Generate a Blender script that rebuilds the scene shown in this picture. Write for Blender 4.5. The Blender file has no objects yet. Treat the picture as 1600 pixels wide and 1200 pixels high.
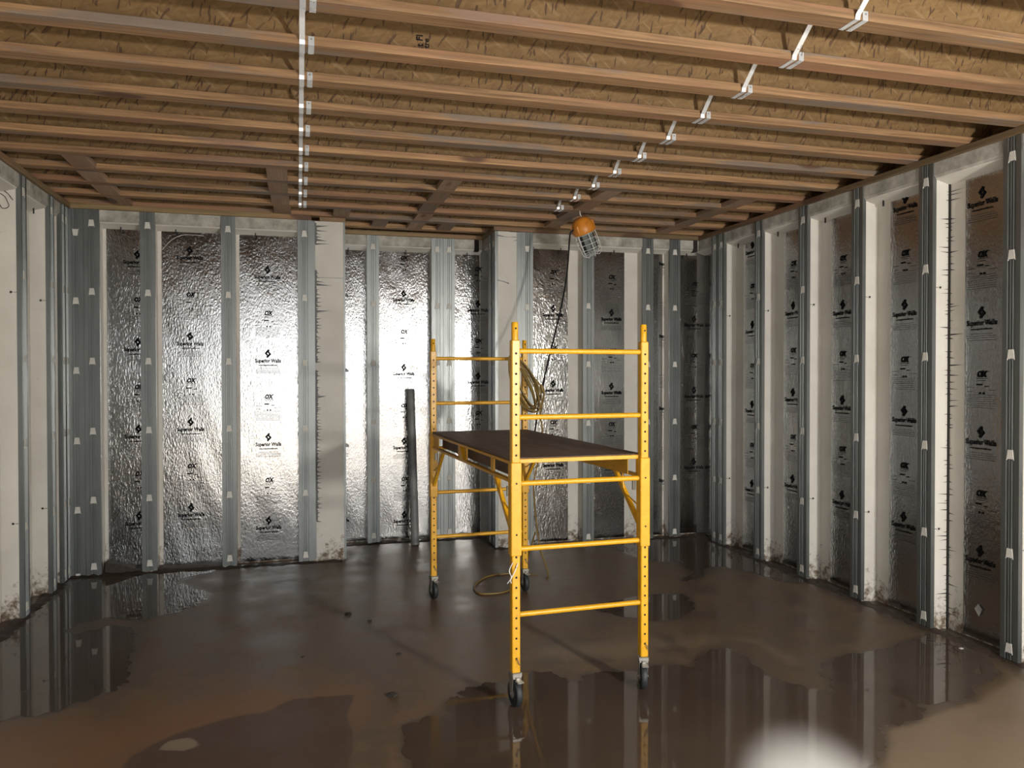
import bpy, bmesh, math, random
import numpy as np
from mathutils import Matrix, Vector
random.seed(7)
rng = np.random.default_rng(5)
SC = bpy.context.scene
COL = SC.collection

# ------------------------------------------------------------------ camera
F_PX, YAW, PITCH, ROLL, EYE = 1213.2, 0.26881, 0.012915, 0.001196, 1.5979
cam_d = bpy.data.cameras.new('camera')
cam_d.sensor_width = 36.0
cam_d.lens = F_PX / 1600 * 36.0
cam_d.clip_start = 0.05
cam = bpy.data.objects.new('camera', cam_d)
COL.objects.link(cam)
fw = Vector((math.sin(YAW) * math.cos(PITCH), math.cos(YAW) * math.cos(PITCH), -math.sin(PITCH)))
rt = Vector((math.cos(YAW), -math.sin(YAW), 0))
upv = rt.cross(fw)
rt2 = rt * math.cos(ROLL) + upv * -math.sin(ROLL)
up2 = rt2.cross(fw)
cam.matrix_world = Matrix(((rt2.x, up2.x, -fw.x, 0), (rt2.y, up2.y, -fw.y, 0), (rt2.z, up2.z, -fw.z, EYE), (0, 0, 0, 1)))
SC.camera = cam

# ------------------------------------------------------------------ world, daylight, exposure
world = bpy.data.worlds.new('overcast_sky')
SC.world = world
world.use_nodes = True
bg = world.node_tree.nodes['Background']
bg.inputs['Color'].default_value = (0.93, 0.97, 1.0, 1)
bg.inputs['Strength'].default_value = 1.45
SC.view_settings.view_transform = 'Standard'
SC.view_settings.look = 'None'
SC.view_settings.gamma = 1.0
SC.view_settings.use_curve_mapping = False
SC.view_settings.exposure = 1.0

REAR = -2.6            # the open walk-out side of the basement, behind the camera
port = bpy.data.lights.new('daylight_opening', 'AREA')
port.shape = 'RECTANGLE'; port.size = 5.5; port.size_y = 2.95
port.cycles.is_portal = True
po = bpy.data.objects.new('daylight_opening', port)
po.location = (1.03, REAR, 1.47); po.rotation_euler = (math.radians(90), 0, 0)
COL.objects.link(po)
# low sun coming in through the open side and lighting the slab behind and below the camera
sun = bpy.data.lights.new('sun', 'SUN')
sun.energy = 20; sun.angle = math.radians(0.6); sun.color = (1.0, 0.97, 0.92)
so = bpy.data.objects.new('sun', sun)
so.rotation_euler = Vector((0.10, 1.0, -0.625)).to_track_quat('-Z', 'Y').to_euler()
so.location = (1, -6, 5)
COL.objects.link(so)
SC.cycles.max_bounces = 4; SC.cycles.diffuse_bounces = 3; SC.cycles.glossy_bounces = 3; SC.cycles.sample_clamp_indirect = 6.0
# the light carried at the camera, pointed at the floor ahead
tor = bpy.data.lights.new('hand_torch', 'SPOT')
tor.energy = 9500; tor.color = (0.62, 0.82, 1.0)
tor.spot_size = math.radians(12); tor.spot_blend = 1.0; tor.shadow_soft_size = 0.02
to = bpy.data.objects.new('hand_torch', tor)
to.location = (0.45, -0.05, 1.35)
to.rotation_euler = (Vector((1.79, 2.33, 0)) - Vector(to.location)).to_track_quat('-Z', 'Y').to_euler()
COL.objects.link(to)

# ------------------------------------------------------------------ measures (metres)
H = 2.899                 # underside of the top plate
ZB = 2.938                # underside of the joists
XL, XR = -1.7255, 3.7871
Y1, Y2, Y3 = 6.7905, 7.368, 6.8569
XC1, XC3 = 0.3921, 1.7322
DEP = 0.13                # depth of a bay behind the stud faces

# ------------------------------------------------------------------ helpers
def tag(o, label=None, cat=None, group=None, kind=None):
    if label: o['label'] = label
    if cat: o['category'] = cat
    if group: o['group'] = group
    if kind: o['kind'] = kind
    return o

def empty(name, loc=(0, 0, 0), rz=0.0, parent=None):
    o = bpy.data.objects.new(name, None)
    o.empty_display_size = 0.1
    COL.objects.link(o)
    o.location = loc; o.rotation_euler = (0, 0, rz)
    if parent: o.parent = parent
    return o

class MB:
    def __init__(s): s.v = []; s.f = []
    def add(s, vs, fs):
        b = len(s.v); s.v += [tuple(p) for p in vs]; s.f += [tuple(i + b for i in q) for q in fs]; return s
    def box(s, x0, x1, y0, y1, z0, z1):
        return s.add([(x0, y0, z0), (x1, y0, z0), (x1, y1, z0), (x0, y1, z0), (x0, y0, z1), (x1, y0, z1), (x1, y1, z1), (x0, y1, z1)],
                     [(0, 3, 2, 1), (4, 5, 6, 7), (0, 1, 5, 4), (1, 2, 6, 5), (2, 3, 7, 6), (3, 0, 4, 7)])
    def bbox(s, x0, x1, y0, y1, z0, z1, b):          # box with chamfered vertical and horizontal edges
        bm = bmesh.new()
        bmesh.ops.create_cube(bm, size=1)
        for v in bm.verts:
            v.co = Vector(((x0 + x1) / 2 + v.co.x * (x1 - x0), (y0 + y1) / 2 + v.co.y * (y1 - y0), (z0 + z1) / 2 + v.co.z * (z1 - z0)))
        bmesh.ops.bevel(bm, geom=bm.edges[:], offset=b, segments=1, affect='EDGES')
        bm.verts.index_update()
        s.add([v.co[:] for v in bm.verts], [[v.index for v in f.verts] for f in bm.faces]); bm.free(); return s
    def prism(s, prof, a0, a1, put):                 # prof: closed 2-D outline, put(p, q, a) -> point
        n = len(prof)
        vs = [put(p, q, a0) for p, q in prof] + [put(p, q, a1) for p, q in prof]
        fs = [(i, (i + 1) % n, n + (i + 1) % n, n + i) for i in range(n)]
        fs += [tuple(range(n - 1, -1, -1)), tuple(range(n, 2 * n))]
        return s.add(vs, fs)
    def sheet(s, prof, a0, a1, put):                 # open profile swept between a0 and a1
        n = len(prof)
        return s.add([put(p, q, a0) for p, q in prof] + [put(p, q, a1) for p, q in prof], [(i, i + 1, n + i + 1, n + i) for i in range(n - 1)])
    def tube(s, pts, r, n=8, closed=False, caps=True):
        P = [Vector(p) for p in pts]; m = len(P); rings = []
        prev = None
        for i in range(m):
            if closed: d = P[(i + 1) % m] - P[i - 1]
            else: d = P[min(i + 1, m - 1)] - P[max(i - 1, 0)]
            d.normalize()
            if prev is None:
                a = d.orthogonal().normalized()
            else:
                a = (prev - d * prev.dot(d))
                a = a.normalized() if a.length > 1e-6 else d.orthogonal().normalized()
            prev = a; b = d.cross(a)
            rr = r[i] if isinstance(r, (list, tuple)) else r
            rings.append([P[i] + (a * math.cos(t) + b * math.sin(t)) * rr for t in [2 * math.pi * k / n for k in range(n)]])
        vs = [p[:] for ring in rings for p in ring]; fs = []
        for i in range(m if closed else m - 1):
            j = (i + 1) % m
            for k in range(n):
                fs.append((i * n + k, i * n + (k + 1) % n, j * n + (k + 1) % n, j * n + k))
        if caps and not closed:
            fs.append(tuple(range(n - 1, -1, -1))); fs.append(tuple((m - 1) * n + k for k in range(n)))
        return s.add(vs, fs)
    def ribbon(s, pts, w, th, x):                    # strap folded in the YZ plane, width along X
        n = len(pts); vs = []
        nor = []
        for i in range(n):
            a = Vector(pts[max(i - 1, 0)]); b = Vector(pts[min(i + 1, n - 1)]); d = (b - a).normalized(); nor.append(Vector((-d.y, d.x)))
        for (y, z), q in zip(pts, nor):
            for xx, e in ((-w / 2, 0), (w / 2, 0), (w / 2, th), (-w / 2, th)):
                vs.append((x + xx, y + q.x * e, z + q.y * e))
        fs = [(3, 2, 1, 0), tuple(4 * (n - 1) + k for k in range(4))]
        for i in range(n - 1):
            for k in range(4):
                fs.append((4 * i + k, 4 * i + (k + 1) % 4, 4 * i + 4 + (k + 1) % 4, 4 * i + 4 + k))
        return s.add(vs, fs)
    def lathe(s, prof, n=16, put=lambda x, y, z: (x, y, z)):   # prof: (r, h) about the h axis
        m = len(prof); vs = []
        for r, h in prof:
            for k in range(n):
                t = 2 * math.pi * k / n; vs.append(put(r * math.cos(t), r * math.sin(t), h))
        fs = []
        for i in range(m - 1):
            for k in range(n):
                fs.append((i * n + k, i * n + (k + 1) % n, (i + 1) * n + (k + 1) % n, (i + 1) * n + k))
        fs.append(tuple(range(n - 1, -1, -1))); fs.append(tuple((m - 1) * n + k for k in range(n)))
        return s.add(vs, fs)
    def mesh(s, name, mat, smooth=False):
        me = bpy.data.meshes.new(name); me.from_pydata(s.v, [], s.f); me.update()
        bm = bmesh.new(); bm.from_mesh(me); bmesh.ops.recalc_face_normals(bm, faces=bm.faces[:]); bm.to_mesh(me); bm.free()
        if smooth:
            me.polygons.foreach_set('use_smooth', [True] * len(me.polygons))
            try: me.set_sharp_from_angle(angle=math.radians(40))
            except Exception: pass
        me.materials.append(mat)
        return me
    def build(s, name, mat, parent=None, smooth=False, loc=None):
        return put(name, s.mesh(name, mat, smooth), parent, loc)

def put(name, me, parent=None, loc=None):
    o = bpy.data.objects.new(name, me); COL.objects.link(o)
    if parent: o.parent = parent
    if loc: o.location = loc
    return o

def smoothline(pts, k=6):                            # Catmull-Rom through the points
    P = [Vector(p) for p in pts]; P = [2 * P[0] - P[1]] + P + [2 * P[-1] - P[-2]]; out = []
    for i in range(1, len(P) - 2):
        for j in range(k):
            t = j / k; a, b, c, d = P[i - 1:i + 3]
            out.append(0.5 * ((2 * b) + (c - a) * t + (2 * a - 5 * b + 4 * c - d) * t * t + (3 * b - a - 3 * c + d) * t ** 3))
    out.append(P[-2]); return out

# ------------------------------------------------------------------ materials
def newmat(name):
    m = bpy.data.materials.new(name); m.use_nodes = True
    nt = m.node_tree; b = nt.nodes['Principled BSDF']
    return m, nt, b
def N(nt, kind, **kw):
    n = nt.nodes.new(kind)
    for k, v in kw.items():
        if k in n.inputs: n.inputs[k].default_value = v
        else: setattr(n, k, v)
    return n
def L(nt, a, b): nt.links.new(a, b)
def coords(nt, scale=(1, 1, 1), rot=(0, 0, 0), out='Object'):
    t = N(nt, 'ShaderNodeTexCoord'); m = N(nt, 'ShaderNodeMapping')
    m.inputs['Scale'].default_value = scale; m.inputs['Rotation'].default_value = rot
    L(nt, t.outputs[out], m.inputs['Vector']); return m.outputs['Vector']
def world_pos(nt, scale=(1, 1, 1)):
    g = N(nt, 'ShaderNodeNewGeometry'); m = N(nt, 'ShaderNodeMapping'); m.inputs['Scale'].default_value = scale
    L(nt, g.outputs['Position'], m.inputs['Vector']); return m.outputs['Vector']
def ramp(nt, fac, stops):
    r = N(nt, 'ShaderNodeValToRGB'); e = r.color_ramp.elements
    while len(e) < len(stops): e.new(0.5)
    for i, (p, c) in enumerate(stops):
        e[i].position = p; e[i].color = (*c, 1) if len(c) == 3 else c
    L(nt, fac, r.inputs['Fac']); return r.outputs['Color']
def mix(nt, fac, a, b, mode='MIX'):
    m = N(nt, 'ShaderNodeMix', data_type='RGBA', blend_type=mode)
    if hasattr(fac, 'links'): L(nt, fac, m.inputs[0])
    else: m.inputs[0].default_value = fac
    for i, x in ((6, a), (7, b)):
        if hasattr(x, 'links'): L(nt, x, m.inputs[i])
        else: m.inputs[i].default_value = (*x, 1)
    return m.outputs[2]
def mathn(nt, op, a, b=0.0, c=None):
    m = N(nt, 'ShaderNodeMath', operation=op)
    for i, x in enumerate((a, b, c)):
        if x is None: continue
        if hasattr(x, 'links'): L(nt, x, m.inputs[i])
        else: m.inputs[i].default_value = x
    return m.outputs[0]
def bump(nt, b, h, strength, dist):
    n = N(nt, 'ShaderNodeBump'); n.inputs['Strength'].default_value = strength; n.inputs['Distance'].default_value = dist
    L(nt, h, n.inputs['Height']); L(nt, n.outputs['Normal'], b.inputs['Normal'])
def noise(nt, vec, scale, detail=3.0, rough=0.55, dist=0.0):
    n = N(nt, 'ShaderNodeTexNoise'); n.inputs['Scale'].default_value = scale; n.inputs['Detail'].default_value = detail
    n.inputs['Roughness'].default_value = rough; n.inputs['Distortion'].default_value = dist
    L(nt, vec, n.inputs['Vector']); return n.outputs['Fac']

def m_plain(name, col, rough=0.6, metal=0.0, var=0.12, scale=8.0, bstr=0.0):
    m, nt, b = newmat(name)
    n = noise(nt, coords(nt), scale, 4)
    d = tuple(c * (1 - var) for c in col); u = tuple(min(1, c * (1 + var)) for c in col)
    L(nt, ramp(nt, n, [(0.3, d), (0.7, u)]), b.inputs['Base Color'])
    b.inputs['Roughness'].default_value = rough; b.inputs['Metallic'].default_value = metal
    if bstr: bump(nt, b, n, bstr, 0.004)
    return m

def m_foam():
    m, nt, b = newmat('white_foam')
    wp = world_pos(nt)
    n = noise(nt, wp, 3.0, 5); fine = noise(nt, wp, 45.0, 3)
    base = ramp(nt, n, [(0.3, (0.60, 0.57, 0.51)), (0.7, (0.70, 0.67, 0.61))])
    base = mix(nt, ramp(nt, fine, [(0.60, (0, 0, 0)), (0.78, (0.25, 0.25, 0.25))]), base, (0.50, 0.46, 0.39))
    # mud splashes: thicker low down where the slab was flooded
    sep = N(nt, 'ShaderNodeSeparateXYZ'); L(nt, wp, sep.inputs[0])
    mr = N(nt, 'ShaderNodeMapRange'); L(nt, sep.outputs['Z'], mr.inputs['Value'])
    mr.inputs['From Min'].default_value = 0.0; mr.inputs['From Max'].default_value = 0.32; mr.inputs['To Min'].default_value = 0.30; mr.inputs['To Max'].default_value = 0.0
    sp = noise(nt, wp, 22.0, 6, 0.7)
    f = mathn(nt, 'ADD', sp, mr.outputs[0])
    f = ramp(nt, f, [(0.66, (0, 0, 0)), (0.84, (1, 1, 1))])
    L(nt, mix(nt, f, base, (0.16, 0.11, 0.07)), b.inputs['Base Color'])
    b.inputs['Roughness'].default_value = 0.75
    bump(nt, b, fine, 0.15, 0.003)
    return m

def m_beam():
    m, nt, b = newmat('rough_concrete')
    wp = world_pos(nt)
    n = noise(nt, wp, 9.0, 6, 0.65); v = N(nt, 'ShaderNodeTexVoronoi'); v.inputs['Scale'].default_value = 60; L(nt, wp, v.inputs['Vector'])
    c = ramp(nt, n, [(0.32, (0.26, 0.24, 0.20)), (0.55, (0.44, 0.42, 0.37)), (0.7, (0.58, 0.56, 0.51))])
    pits = ramp(nt, v.outputs['Distance'], [(0.05, (1, 1, 1)), (0.16, (0, 0, 0))])
    L(nt, mix(nt, mathn(nt, 'MULTIPLY', pits, 0.6), c, (0.12, 0.11, 0.09)), b.inputs['Base Color'])
    b.inputs['Roughness'].default_value = 0.85; bump(nt, b, n, 0.6, 0.006)
    return m

def m_galv(name, col, rough, metal):
    m, nt, b = newmat(name)
    wp = world_pos(nt, (1, 1, 0.25))
    n = noise(nt, wp, 14.0, 4); 
    L(nt, ramp(nt, n, [(0.3, tuple(c * 0.93 for c in col)), (0.7, tuple(c * 1.06 for c in col))]), b.inputs['Base Color'])
    b.inputs['Metallic'].default_value = metal
    r = mathn(nt, 'MULTIPLY_ADD', n, 0.2, rough - 0.1); L(nt, r, b.inputs['Roughness'])
    return m

def m_foil():
    m, nt, b = newmat('wrinkled_foil')
    b.inputs['Metallic'].default_value = 1.0
    wp = world_pos(nt)
    t = coords(nt, (1, 1, 1))
    base = noise(nt, t, 3.0, 3)
    L(nt, ramp(nt, base, [(0.3, (0.46, 0.45, 0.435)), (0.7, (0.55, 0.54, 0.525))]), b.inputs['Base Color'])
    r = ramp(nt, noise(nt, t, 7.0, 3), [(0.3, (0.17, 0.17, 0.17)), (0.7, (0.24, 0.24, 0.24))])
    L(nt, r, b.inputs['Roughness'])
    a = noise(nt, coords(nt, (62, 17, 1), (0, 0, 0.45)), 1.0, 2.5, 0.5, 0.7)
    c = noise(nt, coords(nt, (40, 44, 1), (0, 0, -0.3)), 1.0, 2.0, 0.5, 0.5)
    w = noise(nt, coords(nt, (5, 4, 1)), 1.0, 2.0)
    h = mathn(nt, 'ADD', mathn(nt, 'MULTIPLY', a, 1.0), mathn(nt, 'MULTIPLY', c, 0.7))
    h = mathn(nt, 'ADD', h, mathn(nt, 'MULTIPLY', w, 0.5))
    cr = N(nt, 'ShaderNodeTexVoronoi', feature='DISTANCE_TO_EDGE'); cr.inputs['Scale'].default_value = 1.0
    nz = N(nt, 'ShaderNodeTexNoise'); nz.inputs['Scale'].default_value = 9.0; L(nt, t, nz.inputs['Vector'])
    mv = N(nt, 'ShaderNodeMix', data_type='VECTOR'); mv.inputs[0].default_value = 0.12; L(nt, coords(nt, (60, 30, 1), (0, 0, 0.4)), mv.inputs[4])
    sc_ = N(nt, 'ShaderNodeVectorMath', operation='SCALE'); sc_.inputs['Scale'].default_value = 20.0; L(nt, nz.outputs['Color'], sc_.inputs[0]); L(nt, sc_.outputs[0], mv.inputs[5])
    L(nt, mv.outputs[1], cr.inputs['Vector'])
    h = mathn(nt, 'ADD', h, mathn(nt, 'MULTIPLY', cr.outputs['Distance'], 1.1))
    gl = N(nt, 'ShaderNodeBsdfAnisotropic', distribution='BECKMANN')
    L(nt, b.inputs['Base Color'].links[0].from_socket, gl.inputs['Color']); L(nt, b.inputs['Roughness'].links[0].from_socket, gl.inputs['Roughness'])
    bump(nt, gl, h, 0.40, 0.0025)
    L(nt, gl.outputs[0], nt.nodes['Material Output'].inputs['Surface']); nt.nodes.remove(b)
    return m

def m_wood(name, lo, hi, along='X', seed=0.0, grey=0.0, rough=0.65):
    m, nt, b = newmat(name)
    sc = {'X': (1.3, 52, 52), 'Y': (52, 1.3, 52), 'Z': (52, 52, 1.3)}[along]
    wp = world_pos(nt); oi = N(nt, 'ShaderNodeObjectInfo')
    off = N(nt, 'ShaderNodeVectorMath', operation='ADD'); L(nt, wp, off.inputs[0])
    k = N(nt, 'ShaderNodeVectorMath', operation='SCALE'); k.inputs['Scale'].default_value = 37.0
    cb = N(nt, 'ShaderNodeCombineXYZ'); L(nt, oi.outputs['Random'], cb.inputs[0]); L(nt, oi.outputs['Random'], cb.inputs[2])
    L(nt, cb.outputs[0], k.inputs[0]); L(nt, k.outputs[0], off.inputs[1])
    mp = N(nt, 'ShaderNodeMapping'); mp.inputs['Scale'].default_value = sc; L(nt, off.outputs[0], mp.inputs['Vector'])
    n = noise(nt, mp.outputs[0], 1.6, 6, 0.6, 0.6)
    c = ramp(nt, n, [(0.28, lo), (0.5, tuple((x + y) / 2 for x, y in zip(lo, hi))), (0.72, hi)])
    # board to board tone
    tone = ramp(nt, oi.outputs['Random'], [(0.0, (0.62, 0.58, 0.55)), (0.45, (0.95, 0.88, 0.82)), (1.0, (1.22, 1.15, 1.05))])
    c = mix(nt, 1.0, c, tone, 'MULTIPLY')
    # reddish and grey weathered stretches
    mp2 = N(nt, 'ShaderNodeMapping'); mp2.inputs['Scale'].default_value = {'X': (1.1, 9, 9), 'Y': (9, 1.1, 9), 'Z': (9, 9, 1.1)}[along]; L(nt, off.outputs[0], mp2.inputs['Vector'])
    p = noise(nt, mp2.outputs[0], 1.0, 4, 0.6)
    c = mix(nt, ramp(nt, p, [(0.52, (0, 0, 0)), (0.60, (grey, grey, grey))]), c, (0.16, 0.135, 0.115))
    p2 = noise(nt, mp2.outputs[0], 0.7, 3, 0.5)
    c = mix(nt, ramp(nt, p2, [(0.36, (0.6, 0.6, 0.6)), (0.46, (0, 0, 0))]), c, (0.30, 0.145, 0.08))
    # knots
    v = N(nt, 'ShaderNodeTexVoronoi'); v.inputs['Scale'].default_value = 1.0
    mp3 = N(nt, 'ShaderNodeMapping'); mp3.inputs['Scale'].default_value = {'X': (1.3, 4, 4), 'Y': (4, 1.3, 4), 'Z': (4, 4, 1.3)}[along]; L(nt, off.outputs[0], mp3.inputs['Vector']); L(nt, mp3.outputs[0], v.inputs['Vector'])
    c = mix(nt, ramp(nt, v.outputs['Distance'], [(0.13, (0.9, 0.9, 0.9)), (0.18, (0, 0, 0))]), c, (0.10, 0.045, 0.025))
    L(nt, c, b.inputs['Base Color']); b.inputs['Roughness'].default_value = rough
    bump(nt, b, n, 0.2, 0.003)
    return m

def m_osb():
    m, nt, b = newmat('strand_board')
    wp = world_pos(nt)
    def strands(length, width, rot, seed):
        m1 = N(nt, 'ShaderNodeMapping'); m1.inputs['Rotation'].default_value = (0, rot, 0); m1.inputs['Location'].default_value = (seed, seed * .7, seed * 1.3); L(nt, wp, m1.inputs['Vector'])
        nz = N(nt, 'ShaderNodeTexNoise'); nz.inputs['Scale'].default_value = 14.0; nz.inputs['Detail'].default_value = 2; L(nt, m1.outputs[0], nz.inputs['Vector'])
        ad = N(nt, 'ShaderNodeVectorMath', operation='MULTIPLY_ADD'); L(nt, nz.outputs['Color'], ad.inputs[0]); ad.inputs[1].default_value = (0.02, 0.02, 0.02); L(nt, m1.outputs[0], ad.inputs[2])
        m2 = N(nt, 'ShaderNodeMapping'); m2.inputs['Scale'].default_value = (1 / length, 4, 1 / width); L(nt, ad.outputs[0], m2.inputs['Vector'])
        v = N(nt, 'ShaderNodeTexVoronoi'); v.inputs['Scale'].default_value = 1.0; L(nt, m2.outputs[0], v.inputs['Vector'])
        q = N(nt, 'ShaderNodeSeparateColor'); L(nt, v.outputs['Color'], q.inputs[0]); return q
    sep = strands(0.09, 0.012, 0.25, 0.0); s2 = strands(0.075, 0.010, -0.7, 3.3); s3 = strands(0.06, 0.009, 1.0, 7.7); s4 = strands(0.035, 0.007, 1.45, 5.1)
    base = ramp(nt, sep.outputs[0], [(0.0, (0.180, 0.102, 0.036)), (0.5, (0.206, 0.120, 0.044)), (0.93, (0.235, 0.140, 0.054))])
    base = mix(nt, ramp(nt, s2.outputs[1], [(0.66, (0, 0, 0)), (0.70, (0.45, 0.45, 0.45))]), base, (0.228, 0.143, 0.064))
    base = mix(nt, ramp(nt, s3.outputs[0], [(0.80, (0, 0, 0)), (0.83, (0.45, 0.45, 0.45))]), base, (0.150, 0.085, 0.034))
    base = mix(nt, ramp(nt, s2.outputs[2], [(0.93, (0, 0, 0)), (0.94, (0.6, 0.6, 0.6))]), base, (0.30, 0.20, 0.10))
    base = mix(nt, ramp(nt, s3.outputs[2], [(0.95, (0, 0, 0)), (0.96, (0.8, 0.8, 0.8))]), base, (0.060, 0.028, 0.013))
    base = mix(nt, ramp(nt, s4.outputs[1], [(0.955, (0, 0, 0)), (0.96, (0.85, 0.85, 0.85))]), base, (0.050, 0.023, 0.011))
    g = noise(nt, wp, 5.0, 6, 0.65)
    base = mix(nt, ramp(nt, g, [(0.32, (0.4, 0.4, 0.4)), (0.58, (0, 0, 0))]), base, (0.120, 0.068, 0.028))
    L(nt, base, b.inputs['Base Color']); b.inputs['Roughness'].default_value = 0.7
    bump(nt, b, sep.outputs[1], 0.15, 0.002)
    return m

def m_floor():
    m, nt, b = newmat('wet_concrete')
    wp = world_pos(nt)
    big = noise(nt, wp, 0.9, 5, 0.6); mid = noise(nt, wp, 4.0, 6, 0.65, 0.4); fine = noise(nt, wp, 38.0, 4, 0.6)
    c = ramp(nt, big, [(0.32, (0.112, 0.073, 0.043)), (0.55, (0.155, 0.102, 0.060)), (0.72, (0.190, 0.130, 0.080))])
    c = mix(nt, ramp(nt, mid, [(0.42, (0.8, 0.8, 0.8)), (0.53, (0, 0, 0))]), c, (0.092, 0.062, 0.039))
    c = mix(nt, ramp(nt, fine, [(0.35, (0.35, 0.35, 0.35)), (0.6, (0, 0, 0))]), c, (0.085, 0.057, 0.036))
    def att(nm):
        a = N(nt, 'ShaderNodeAttribute'); a.attribute_name = nm
        return mathn(nt, 'ADD', a.outputs['Fac'], mathn(nt, 'MULTIPLY_ADD', mid, 0.36, -0.18))
    red = ramp(nt, att('red'), [(0.30, (0, 0, 0)), (0.75, (0.8, 0.8, 0.8))])
    c = mix(nt, red, c, (0.205, 0.100, 0.042))
    dry = ramp(nt, att('dry'), [(0.42, (0, 0, 0)), (0.62, (0.85, 0.85, 0.85))])
    c = mix(nt, dry, c, mix(nt, mid, (0.18, 0.130, 0.085), (0.235, 0.175, 0.118)))
    st = ramp(nt, att('stain'), [(0.44, (0, 0, 0)), (0.56, (0.9, 0.9, 0.9))])
    c = mix(nt, st, c, (0.082, 0.046, 0.030))
    pt = ramp(nt, att('patch'), [(0.46, (0, 0, 0)), (0.56, (0.8, 0.8, 0.8))])
    c = mix(nt, pt, c, (0.26, 0.20, 0.14))
    dp = ramp(nt, att('damp'), [(0.40, (0, 0, 0)), (0.60, (0.75, 0.75, 0.75))])
    c = mix(nt, dp, c, (0.062, 0.045, 0.032))
    bare = ramp(nt, att('bare'), [(0.40, (0, 0, 0)), (0.65, (1, 1, 1))])
    c = mix(nt, bare, c, mix(nt, mid, (0.20, 0.185, 0.165), (0.26, 0.245, 0.225)))  # pale matt tone added to the unseen slab as a bounce surface
    L(nt, c, b.inputs['Base Color'])
    r = ramp(nt, mathn(nt, 'ADD', mathn(nt, 'MULTIPLY', mid, 0.6), mathn(nt, 'MULTIPLY', big, 0.4)), [(0.35, (0.30, 0.30, 0.30)), (0.62, (0.52, 0.52, 0.52))])
    r = mix(nt, dp, r, (0.25, 0.25, 0.25))
    r = mix(nt, bare, r, (0.95, 0.95, 0.95))
    L(nt, mathn(nt, 'MULTIPLY_ADD', bare, -0.4, 0.45), b.inputs['Specular IOR Level'])
    L(nt, r, b.inputs['Roughness'])
    bump(nt, b, mathn(nt, 'ADD', mid, mathn(nt, 'MULTIPLY', fine, 0.35)), 0.10, 0.01)
    return m

def m_water():
    m, nt, b = newmat('muddy_water')
    wp = world_pos(nt)
    n = noise(nt, wp, 1.6, 3)
    L(nt, ramp(nt, n, [(0.3, (0.066, 0.047, 0.034)), (0.7, (0.084, 0.061, 0.045))]), b.inputs['Base Color'])
    b.inputs['Roughness'].default_value = 0.035; b.inputs['IOR'].default_value = 1.33
    b.inputs['Specular IOR Level'].default_value = 0.5
    bump(nt, b, noise(nt, wp, 5.0, 2), 0.02, 0.01)
    return m

def m_yellow():
    m, nt, b = newmat('yellow_enamel')
    wp = world_pos(nt)
    n = noise(nt, wp, 30.0, 5, 0.7)
    c = ramp(nt, n, [(0.25, (0.58, 0.285, 0.008)), (0.5, (0.70, 0.355, 0.010)), (0.8, (0.76, 0.40, 0.016))])
    s = noise(nt, wp, 90.0, 3, 0.6)
    c = mix(nt, ramp(nt, s, [(0.70, (0, 0, 0)), (0.76, (0.7, 0.7, 0.7))]), c, (0.28, 0.13, 0.03))
    L(nt, c, b.inputs['Base Color']); b.inputs['Roughness'].default_value = 0.36
    return m

def m_deck():
    m, nt, b = newmat('worn_plywood')
    n = noise(nt, coords(nt, (14, 2.2, 2)), 1.0, 6, 0.65, 0.5)
    c = ramp(nt, n, [(0.25, (0.085, 0.052, 0.036)), (0.55, (0.165, 0.108, 0.076)), (0.8, (0.24, 0.165, 0.12))])
    v = noise(nt, coords(nt, (3, 9, 2)), 1.0, 3)
    c = mix(nt, ramp(nt, v, [(0.68, (0, 0, 0)), (0.76, (0.7, 0.7, 0.7))]), c, (0.26, 0.19, 0.14))
    L(nt, c, b.inputs['Base Color']); b.inputs['Roughness'].default_value = 0.6
    bump(nt, b, n, 0.2, 0.003)
    return m

FOAM = m_foam(); BEAM = m_beam(); FOIL = m_foil(); OSB = m_osb(); FLOOR = m_floor(); WATER = m_water()
GALV = m_galv('galvanised_facing', (0.225, 0.236, 0.230), 0.38, 0.8)
STEEL = m_galv('bright_zinc', (0.86, 0.88, 0.90), 0.30, 0.55)
MASTIC = m_plain('grey_sealant', (0.125, 0.13, 0.13), 0.6)
TAB = m_plain('foam_tab', (0.66, 0.64, 0.58), 0.7, var=0.05)
FLANGE = m_wood('flange_lumber', (0.16, 0.085, 0.040), (0.48, 0.305, 0.155), 'X', grey=0.75)
BLOCK = m_wood('blocking_lumber', (0.25, 0.165, 0.105), (0.42, 0.295, 0.20), 'Y', grey=0.2)
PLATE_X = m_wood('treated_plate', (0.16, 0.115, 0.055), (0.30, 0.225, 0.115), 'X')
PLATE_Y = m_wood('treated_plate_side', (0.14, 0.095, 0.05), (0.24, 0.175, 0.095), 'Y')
INK = m_plain('black_ink', (0.010, 0.010, 0.011), 0.85)
INK.node_tree.nodes['Principled BSDF'].inputs['Specular IOR Level'].default_value = 0.1
INK2 = m_plain('grey_ink', (0.12, 0.115, 0.11), 0.45, metal=0.4)
BLACK = m_plain('black_plastic', (0.012, 0.012, 0.013), 0.45)
DARK = m_plain('dark_gap', (0.02, 0.017, 0.014), 0.9)
MUD = m_plain('wet_mud', (0.042, 0.028, 0.019), 0.55, var=0.35, scale=30, bstr=0.6)
YEL = m_yellow(); DECK = m_deck()
RUBBER = m_plain('black_rubber', (0.022, 0.025, 0.028), 0.55)
ZINC = m_galv('caster_zinc', (0.42, 0.40, 0.36), 0.42, 0.8)
ORANGE = m_plain('orange_plastic', (0.62, 0.22, 0.02), 0.42)
WIREW = m_plain('white_wire', (0.62, 0.62, 0.60), 0.4)
LEDG = m_plain('grey_diffuser', (0.17, 0.19, 0.175), 0.3)
LEDLIT = m_plain('lit_diffuser', (0.8, 0.8, 0.78), 0.4)
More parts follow.
